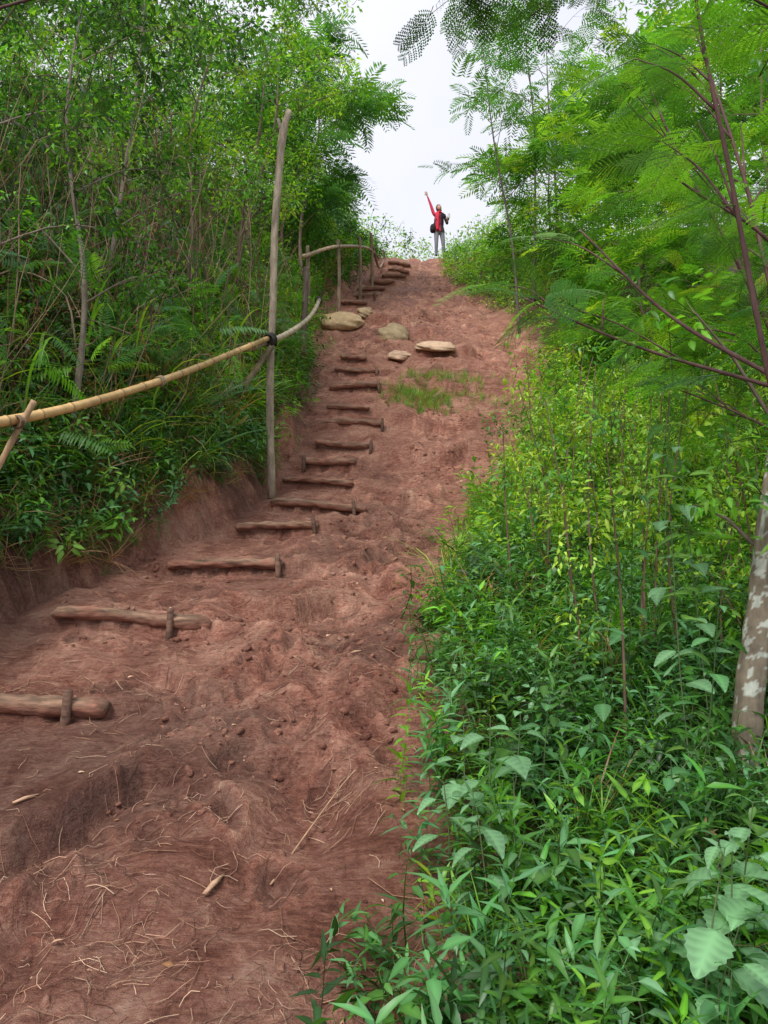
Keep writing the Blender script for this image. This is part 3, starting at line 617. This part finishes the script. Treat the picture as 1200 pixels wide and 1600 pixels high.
# overhanging branches near the camera : calliandra
mb=MB();pp=[];yy=[];bc=(.11,.06,.055)
def bough(P,r,f0=.3,dens=9,jit=.05,sub=0,r1=.3):
    P=np.array(P,float);L=np.linalg.norm(np.diff(P,axis=0),axis=1).sum();n=max(8,int(L/.06));Q=smoothpath(P,n)
    v,t=tube(Q,np.linspace(r,r*r1,n)*(1+.07*np.sin(np.arange(n)*1.9)),7);mb.add(v,t,bc,1)
    k=int(L*(1-f0)*dens)
    for i in range(k):
        f=f0+(1-f0)*(i+.5)/k;j=min(n-2,int(f*(n-1)));d=Q[j+1]-Q[j];a=math.atan2(d[1],d[0])-math.pi/2
        pp.append(Q[j]+np.random.normal(0,jit*.3,3));yy.append(a+random.choice([-1,1])*U(.3,1.3))
    d=Q[-1]-Q[-2];pp.append(Q[-1]);yy.append(math.atan2(d[1],d[0])-math.pi/2)
    for s in range(sub):
        f=U(f0,.95);b=Q[int(f*(n-1))];d=(P[-1]-P[0])/L;e=b+(d*U(.3,.9)+np.array([U(-.6,.6),U(-.6,.6),U(-.2,.5)]))*U(.35,.7)
        bough([b,(b+e)/2+[0,0,.04],e],r*.4,.2,dens*1.2,jit,0)
bough([[1.6,2.9,-1.0],[1.5,2.7,0],[1.32,2.6,.75],[1.2,2.55,1.4],[1.08,2.5,2.05],[1.0,2.3,2.6]],.014,.55,5,.05,4)
bough([[1.9,2.4,.2],[1.5,2.7,.66],[1.15,3.0,1.05],[.85,3.2,1.5]],.013,.7,4,.05,1)
bough([[1.9,2.6,.5],[1.45,2.9,.75],[1.0,3.0,.93],[.55,3.0,1.13]],.011,.40,10,.05,3)
bough([[2.2,3.6,1.0],[1.9,3.6,1.6],[1.5,3.6,1.9],[1.3,3.6,2.05]],.012,.2,8,.05,4)
bough([[2.5,3.4,-.5],[2.1,3.8,1.0],[1.95,4.0,2.2],[1.8,4.2,3.2]],.018,.4,8,.05,6)
bough([[2.2,2.8,1.4],[1.8,2.5,1.75],[1.35,2.3,1.75],[1.05,2.1,1.7]],.010,.2,9,.05,3)
bough([[2.9,4.6,-.4],[2.6,4.6,.9],[2.3,4.8,2.0],[2.0,5.0,2.9],[1.8,5.1,3.6]],.02,.35,8,.05,7)
bough([[2.4,4.0,.4],[2.1,4.1,.8],[1.5,4.3,1.15]],.011,.4,9,.05,3)
pp=np.array(pp);n=len(pp);near=pp[:,1]<4.2
for sel,pr in ((near,BIPN),(~near,BIPM)):
    m=sel.sum();P_=pp[sel];mb.scatter(pr,P_,np.array(yy)[sel],rng.normal(.0,.35,m),rng.normal(0,.3,m),rng.uniform(.18,.34,m),cl(P_[:,0],P_[:,2],61,['bright','mid'],['mid','dark','blue']))
mb.obj('calliandra_branches',[M_leaf,M_bark])
mb=MB();pp=[];yy=[]
bough([[-1.2,5.0,5.0],[-.3,4.9,4.6],[.3,4.8,4.2],[.65,4.8,4.0]],.010,.4,7,.05,4)
bough([[2.4,5.0,4.9],[1.6,5.0,4.5],[.9,4.9,4.15],[.4,4.8,4.1]],.012,.35,8,.05,5)
bough([[-2.6,4.2,3.2],[-1.7,4.2,3.45],[-.9,4.3,3.5],[-.35,4.3,3.75]],.010,.6,4,.05,2)
bough([[2.6,5.4,4.5],[1.9,5.3,4.4],[1.3,5.2,4.2],[.95,5.2,3.95]],.011,.3,9,.05,4)
pp=np.array(pp);m=len(pp);mb.scatter(BIPM,pp,np.array(yy),rng.normal(-.3,.35,m),rng.normal(0,.3,m),rng.uniform(.22,.36,m),cl(pp[:,0],pp[:,2],62,['blue','mid'],['dark','mid']))
mb.obj('overhanging_branches',[M_leaf,M_bark])
# foreground trunk with lichen at the right
mb=MB();P=smoothpath([[1.62,3.55,-.95],[1.64,3.5,-.5],[1.71,3.5,-.1],[1.78,3.5,.35],[1.95,3.5,1.2],[2.2,3.6,2.6]],200);v,t=tube(P,np.linspace(.066,.048,200)*(1+.04*np.sin(np.arange(200)*.3)),40)
an=np.tile(np.arange(40)/40*6.283,200);an=np.concatenate([an,[0,0]])
ln=fbm(v[:,2]*26,np.cos(an)*2.2+9+np.sin(an)*1.3,4,71);c=np.where((ln>.24)[:,None],np.array([.46,.48,.42]),np.array([.21,.17,.125]))*(1+.2*fbm(v[:,2]*60,np.cos(an)*6,2,72))[:,None]
mb.add(v,t,c,1)
for i in range(14):
    b=P[int(U(85,198))];e=b+np.array([U(-.5,.5),U(-.4,.4),U(.1,.7)]);v,t=tube([b,(b+e)/2+[0,0,.05],e],[.012,.008,.004],5,False);mb.add(v,t,(.12,.09,.07),1)
    k=4;mb.scatter(CLUMPN,np.tile(e,(k,1))+rng.normal(0,.12,(k,3)),rng.uniform(0,6,k),rng.normal(0,.4,k),rng.normal(0,.4,k),rng.uniform(.7,1.1,k),cols(k,['mid','bright']))
mb.obj('lichen_tree',[M_leaf,M_bark])
mb=MB()
for i in range(75):
    y=U(3.6,9.5);x=float(xr(y))+U(.6,2.8);z=float(H(x,y,False));h=U(.6,1.9)
    P=smoothpath([[x,y,z],[x+U(-.08,.08),y,z+h*.5],[x+U(-.2,.2),y+U(-.1,.1),z+h]],9);v,t=tube(P,np.linspace(.009,.003,9),5,False);mb.add(v,t,(.16,.10,.07),1)
    k=9;q_=P[rng.integers(3,9,k)];mb.scatter(CLUMPN,q_+rng.normal(0,.07,(k,3)),rng.uniform(0,6,k),rng.normal(0,.4,k),rng.normal(0,.4,k),rng.uniform(.45,.9,k),cols(k,['bright','yel','mid','yel']))
mb.obj('saplings',[M_leaf,M_bark])
mb=MB();n=420;x=np.concatenate([rng.normal(.60,.30,n),rng.normal(1.4,.25,90),rng.normal(2.1,.3,80)]);y=np.concatenate([rng.normal(12.9,.35,n),rng.normal(13.2,.3,90),rng.normal(12.6,.7,80)]);n=len(x)
mb.scatter(GRASS,onG(x,y,0),rng.uniform(0,6,n),rng.normal(0,.3,n),rng.normal(0,.3,n),rng.uniform(.25,.6,n),cols(n,['mid','bright','bright','dry']))
mb.obj('trail_grass',[M_leaf])
mb=MB();n=26;y=rng.uniform(4.8,9,n);x=xr(y)+rng.uniform(-.05,.3,n)
mb.scatter(GRASSL,onG(x,y,0),rng.uniform(0,6,n),rng.normal(0,.15,n),rng.normal(0,.15,n),rng.uniform(.4,.85,n),cols(n,['bright','mid','yel']))
mb.obj('tall_grass',[M_leaf])
n=1300;x=rng.uniform(-5,8,n);y=rng.uniform(24.3,31,n);hm=np.interp(x,[-5,-1,.3,1.2,2,3,8],[3.2,2.0,1.6,1.1,.6,1.6,3]);p=onG(x,y,0);p[:,2]+=hm*np.sqrt(rng.random(n))
scat('crest_bushes',[(CLUMP,p,rng.uniform(1,1.8,n),cl(x,y,81,['bright','yel'],['bright','mid']),.5)])
n=800;y=rng.uniform(17.5,24.2,n);x=xr(y)+.15+2.6*rng.random(n);p=onG(x,y,0);p[:,2]+=rng.random(n)*(.25+.4*(x-xr(y)))
scat('crest_shrubs',[(CLUMP,p,rng.uniform(.6,1.2,n),cl(x,y,82,['bright','yel'],['bright','mid']),.5)])
# ------------------------------------------------------------ hiker
hk=bpy.data.objects.new('hiker',None);scene.collection.objects.link(hk)
SK=dict(pel=(0,0,.93,.135,.10),wai=(0,0,1.06,.115,.085),che=(0,0,1.24,.15,.105),uch=(0,0,1.36,.13,.085),nek=(0,0,1.45,.05,.05),hed=(.0,-.01,1.53,.05,.05),
 sA=(-.165,0,1.40,.062,.06),eA=(-.26,-.02,1.67,.045,.043),wA=(-.355,-.03,1.91,.028,.026),pA=(-.385,-.03,1.985,.034,.018),
 sB=(.165,0,1.375,.062,.06),eB=(.25,.0,1.12,.045,.043),wB=(.22,-.21,1.10,.028,.026),pB=(.22,-.265,1.12,.03,.02),
 hA=(-.085,0,.84,.09,.09),kA=(-.10,-.04,.47,.062,.062),aA=(-.10,.0,.10,.044,.047),tA=(-.12,-.15,.045,.04,.032),
 hB=(.085,0,.84,.09,.09),kB=(.12,-.02,.47,.062,.062),aB=(.15,.02,.10,.044,.047),tB=(.18,-.12,.045,.04,.032))
ED=[('pel','wai'),('wai','che'),('che','uch'),('uch','nek'),('nek','hed'),('uch','sA'),('sA','eA'),('eA','wA'),('wA','pA'),('uch','sB'),('sB','eB'),('eB','wB'),('wB','pB'),
 ('pel','hA'),('hA','kA'),('kA','aA'),('aA','tA'),('pel','hB'),('hB','kB'),('kB','aB'),('aB','tB')]
keys=list(SK);me=bpy.data.meshes.new('body');me.from_pydata([SK[k][:3] for k in keys],[(keys.index(a),keys.index(b)) for a,b in ED],[])
ob=bpy.data.objects.new('body_tmp',me);scene.collection.objects.link(ob)
ob.modifiers.new('s','SKIN');ob.modifiers['s'].use_smooth_shade=True
for i,k in enumerate(keys):
    me.skin_vertices[0].data[i].radius=SK[k][3:5];me.skin_vertices[0].data[i].use_root=(k=='pel')
sb=ob.modifiers.new('u','SUBSURF');sb.levels=2;sb.render_levels=2
dg=bpy.context.evaluated_depsgraph_get();em=bpy.data.meshes.new_from_object(ob.evaluated_get(dg));bpy.data.objects.remove(ob)
V=np.array([v.co[:] for v in em.vertices]);em.calc_loop_triangles();T=np.array([t.vertices[:] for t in em.loop_triangles])
RED=(.62,.045,.09);BLK=(.035,.03,.04);GRY=(.20,.20,.23);SKN=(.50,.29,.20);SHO=(.08,.06,.06)
C=np.tile(np.array(BLK),(len(V),1)).astype(float)
C[V[:,2]<.93]=GRY;C[V[:,2]<.11]=SHO
C[(V[:,0]<.02)&(V[:,2]>.93)]=RED;C[(V[:,2]>1.44)&(np.abs(V[:,0])<.12)]=SKN;C[V[:,2]>1.91]=SKN
C[(V[:,1]<-.2)&(V[:,2]>1)]=SKN
mb=MB();mb.add(V,T,C);mb.obj('body',[M_cloth],hk)
mb=MB();a=np.linspace(0,6.283,24)
P=np.stack([.085*np.cos(a),.075*np.sin(a)-.01,1.44+.015*np.sin(a*3)],-1);v,t=tube(P,.028,8,False);mb.add(v,t,(.62,.03,.06))
v,t=tube(smoothpath([[-.04,-.085,1.43],[-.06,-.125,1.25],[-.07,-.12,1.0],[-.08,-.12,.85]],12),np.linspace(.03,.045,12),8);mb.add(v,t,(.62,.03,.06))
vv=[];tt=[]
for i,(z,r) in enumerate([(1.02,.128),(.93,.15),(.83,.168)]):
    for q_ in a[:-1]:vv.append([r*math.cos(q_)*1.05,r*.75*math.sin(q_),z])
for i in range(2):
    for j in range(23):
        p=i*23+j;k=i*23+(j+1)%23;tt+=[(p,k,k+23),(p,k+23,p+23)]
vv=np.array(vv);mb.add(vv,tt,np.where(vv[:,:1]<0,np.array([RED]),np.array([BLK])))
mb.obj('jacket_and_scarf',[M_cloth],hk)
mb=MB();v,t=ell((-.2,-.02,.93),(.085,.11,.13),18,12,lambda V,W:np.sign(W)*np.abs(V)**.7*np.array([.085,.11,.13]));mb.add(v,t,(.02,.02,.024))
v,t=ell((.03,.17,1.24),(.15,.10,.22),20,14,lambda V,W:np.sign(W)*np.abs(V)**.65*np.array([.15,.10,.22]));mb.add(v,t,(.03,.03,.035))
v,t=tube(smoothpath([[-.2,-.08,1.03],[-.08,-.13,1.22],[.08,-.12,1.38],[.12,0,1.44],[.05,.1,1.35],[-.12,.12,1.15],[-.2,.06,1.03]],30),.013,6,False);mb.add(v,t,(.02,.02,.024));mb.obj('backpack_and_bag',[M_cloth],hk)
def hand(name,base,d,side,curl):
    mb=MB();d=np.array(d,float);d/=np.linalg.norm(d);side=np.array(side,float);side-=d*side.dot(d);side/=np.linalg.norm(side);nrm=np.cross(d,side)
    base=np.array(base,float)
    v,t=ell((0,0,0),(.038,.048,.016),14,10);Rm=np.stack([side,d,nrm],1);mb.add(v@Rm.T+base+d*.02,t,SKN)
    for i,(o,l) in enumerate([(-.027,.066),(-.009,.077),(.009,.072),(.027,.056)]):
        p=base+side*o+d*.05;q1=p+d*l*.45+side*o*.25;q2=q1+(d*math.cos(curl)+nrm*math.sin(curl))*l*.3;q3=q2+(d*math.cos(curl*2)+nrm*math.sin(curl*2))*l*.25
        v,t=tube([p,q1,q2,q3],[.009,.0085,.0075,.005],7);mb.add(v,t,SKN)
    p=base-side*.03+d*.0;q1=p-side*.028+d*.025+nrm*.01;q2=q1-side*.008+d*.03+nrm*.012
    v,t=tube([p,q1,q2],[.012,.010,.006],7);mb.add(v,t,SKN);mb.obj(name,[M_skin],hk)
hand('raised_hand',(-.385,-.03,1.985),(-.33,-.02,.94),(1,0,.3),.15)
hand('lower_hand',(.22,-.265,1.12),(0,-.7,.7),(1,.1,0),.8)
mb=MB();v,t=ell((.23,-.335,1.22),(.04,.012,.085),16,12,lambda V,W:np.sign(V)*np.abs(V)**.45*np.array([.04,.012,.08]));mb.add(v,t,(.6,.6,.62));mb.obj('phone',[M_skin],hk)
hd=bpy.data.objects.new('head',None);scene.collection.objects.link(hd);hd.parent=hk;hd.location=(.0,-.015,1.575);hd.rotation_euler=(rad(-14),rad(-6),rad(18))
def facef(V,W):
    W=W.copy();lo=np.clip(-V[:,2],0,1);W[:,0]*=1-.28*lo**1.5;fr=np.clip(-V[:,1],0,1)
    nose=np.exp(-((V[:,0]/.16)**2+((V[:,2]+.12)/.25)**2))*fr;W[:,1]-=.022*nose
    for s in(-1,1):W[:,1]+=.010*np.exp(-(((V[:,0]-s*.36)/.16)**2+((V[:,2]-.05)/.12)**2))*fr
    W[:,1]-=.006*np.exp(-((V[:,0]/.3)**2+((V[:,2]+.5)/.1)**2))*fr;return W
mb=MB();v,t=ell((0,0,.02),(.073,.09,.112),36,28,facef);c=np.tile(np.array(SKN),(len(v),1)).astype(float)
mth=(np.abs(v[:,0])<.026)&(np.abs(v[:,2]-.02+.056)<.009)&(v[:,1]<0);c[mth]=(.35,.07,.06);mb.add(v,t,c)
for s in(-1,1):
    v,t=ell((s*.027,-.076,.025),(.012,.007,.007),10,8);mb.add(v,t,(.75,.73,.7));v,t=ell((s*.027,-.082,.025),(.005,.003,.005),8,6);mb.add(v,t,(.02,.01,.01))
    v,t=ell((s*.073,.005,.01),(.009,.018,.028),10,8);mb.add(v,t,SKN);v,t=tube([[s*.014,-.085,.043],[s*.028,-.084,.048],[s*.042,-.074,.042]],[.003,.004,.002],5);mb.add(v,t,(.03,.015,.01))
mb.obj('face',[M_skin],hd)
def hairf(V,W):
    W=W.copy();cut=(V[:,1]<-.35)&(V[:,2]<.45);W[cut]*=.86;n=vn(V[:,0]*12,V[:,2]*3,9);W*=(1+.04*n)[:,None];low=V[:,2]<-.3;W[low,2]*=1.5;return W
mb=MB();v,t=ell((0,.012,.035),(.085,.1,.118),32,24,hairf);mb.add(v,t,(.10,.035,.025));mb.obj('hair',[M_cloth],hd)
hx,hy=1.74,23.35
hk.location=(hx,hy,float(H(hx,hy)));hk.rotation_euler=(0,0,rad(8));hk.scale=(1.03,)*3
# ------------------------------------------------------------ sky & light
w=bpy.data.worlds.new('World');scene.world=w;w.use_nodes=True;N=w.node_tree.nodes;Lk=w.node_tree.links;bg=N['Background']
el,az=rad(50),rad(215)
sk=N.new('ShaderNodeTexSky');sk.sky_type='NISHITA';sk.sun_disc=False;sk.sun_elevation=el;sk.sun_rotation=az
tc=N.new('ShaderNodeTexCoord');cn=N.new('ShaderNodeTexNoise');cn.inputs['Scale'].default_value=2.2;cn.inputs['Detail'].default_value=5;Lk.new(tc.outputs['Generated'],cn.inputs['Vector'])
cr=N.new('ShaderNodeMapRange');cr.inputs[1].default_value=.3;cr.inputs[2].default_value=.6;cr.inputs[3].default_value=.8;cr.inputs[4].default_value=1;Lk.new(cn.outputs['Fac'],cr.inputs[0])
mx=N.new('ShaderNodeMix');mx.data_type='RGBA';Lk.new(cr.outputs[0],mx.inputs[0]);Lk.new(sk.outputs[0],mx.inputs[6]);mx.inputs[7].default_value=(6.6,6.7,7.4,1)
Lk.new(mx.outputs[2],bg.inputs[0]);bg.inputs[1].default_value=.15
sd=bpy.data.lights.new('sun','SUN');sd.energy=3.9;sd.angle=rad(26);sd.color=(1,.96,.9);so=bpy.data.objects.new('sun',sd);scene.collection.objects.link(so)
dv=Vector((math.sin(az)*math.cos(el),math.cos(az)*math.cos(el),math.sin(el)));so.rotation_euler=dv.to_track_quat('Z','Y').to_euler();so.location=dv*50
# ------------------------------------------------------------ camera
cam=bpy.data.cameras.new('camera');cam.sensor_fit='VERTICAL';cam.sensor_height=36;cam.lens=27;cam.clip_start=.05;cam.clip_end=1000
co=bpy.data.objects.new('camera',cam);scene.collection.objects.link(co);co.location=(0,0,0);co.rotation_euler=(rad(95),0,0);scene.camera=co
scene.view_settings.view_transform='Standard';scene.view_settings.look='None';scene.view_settings.exposure=0
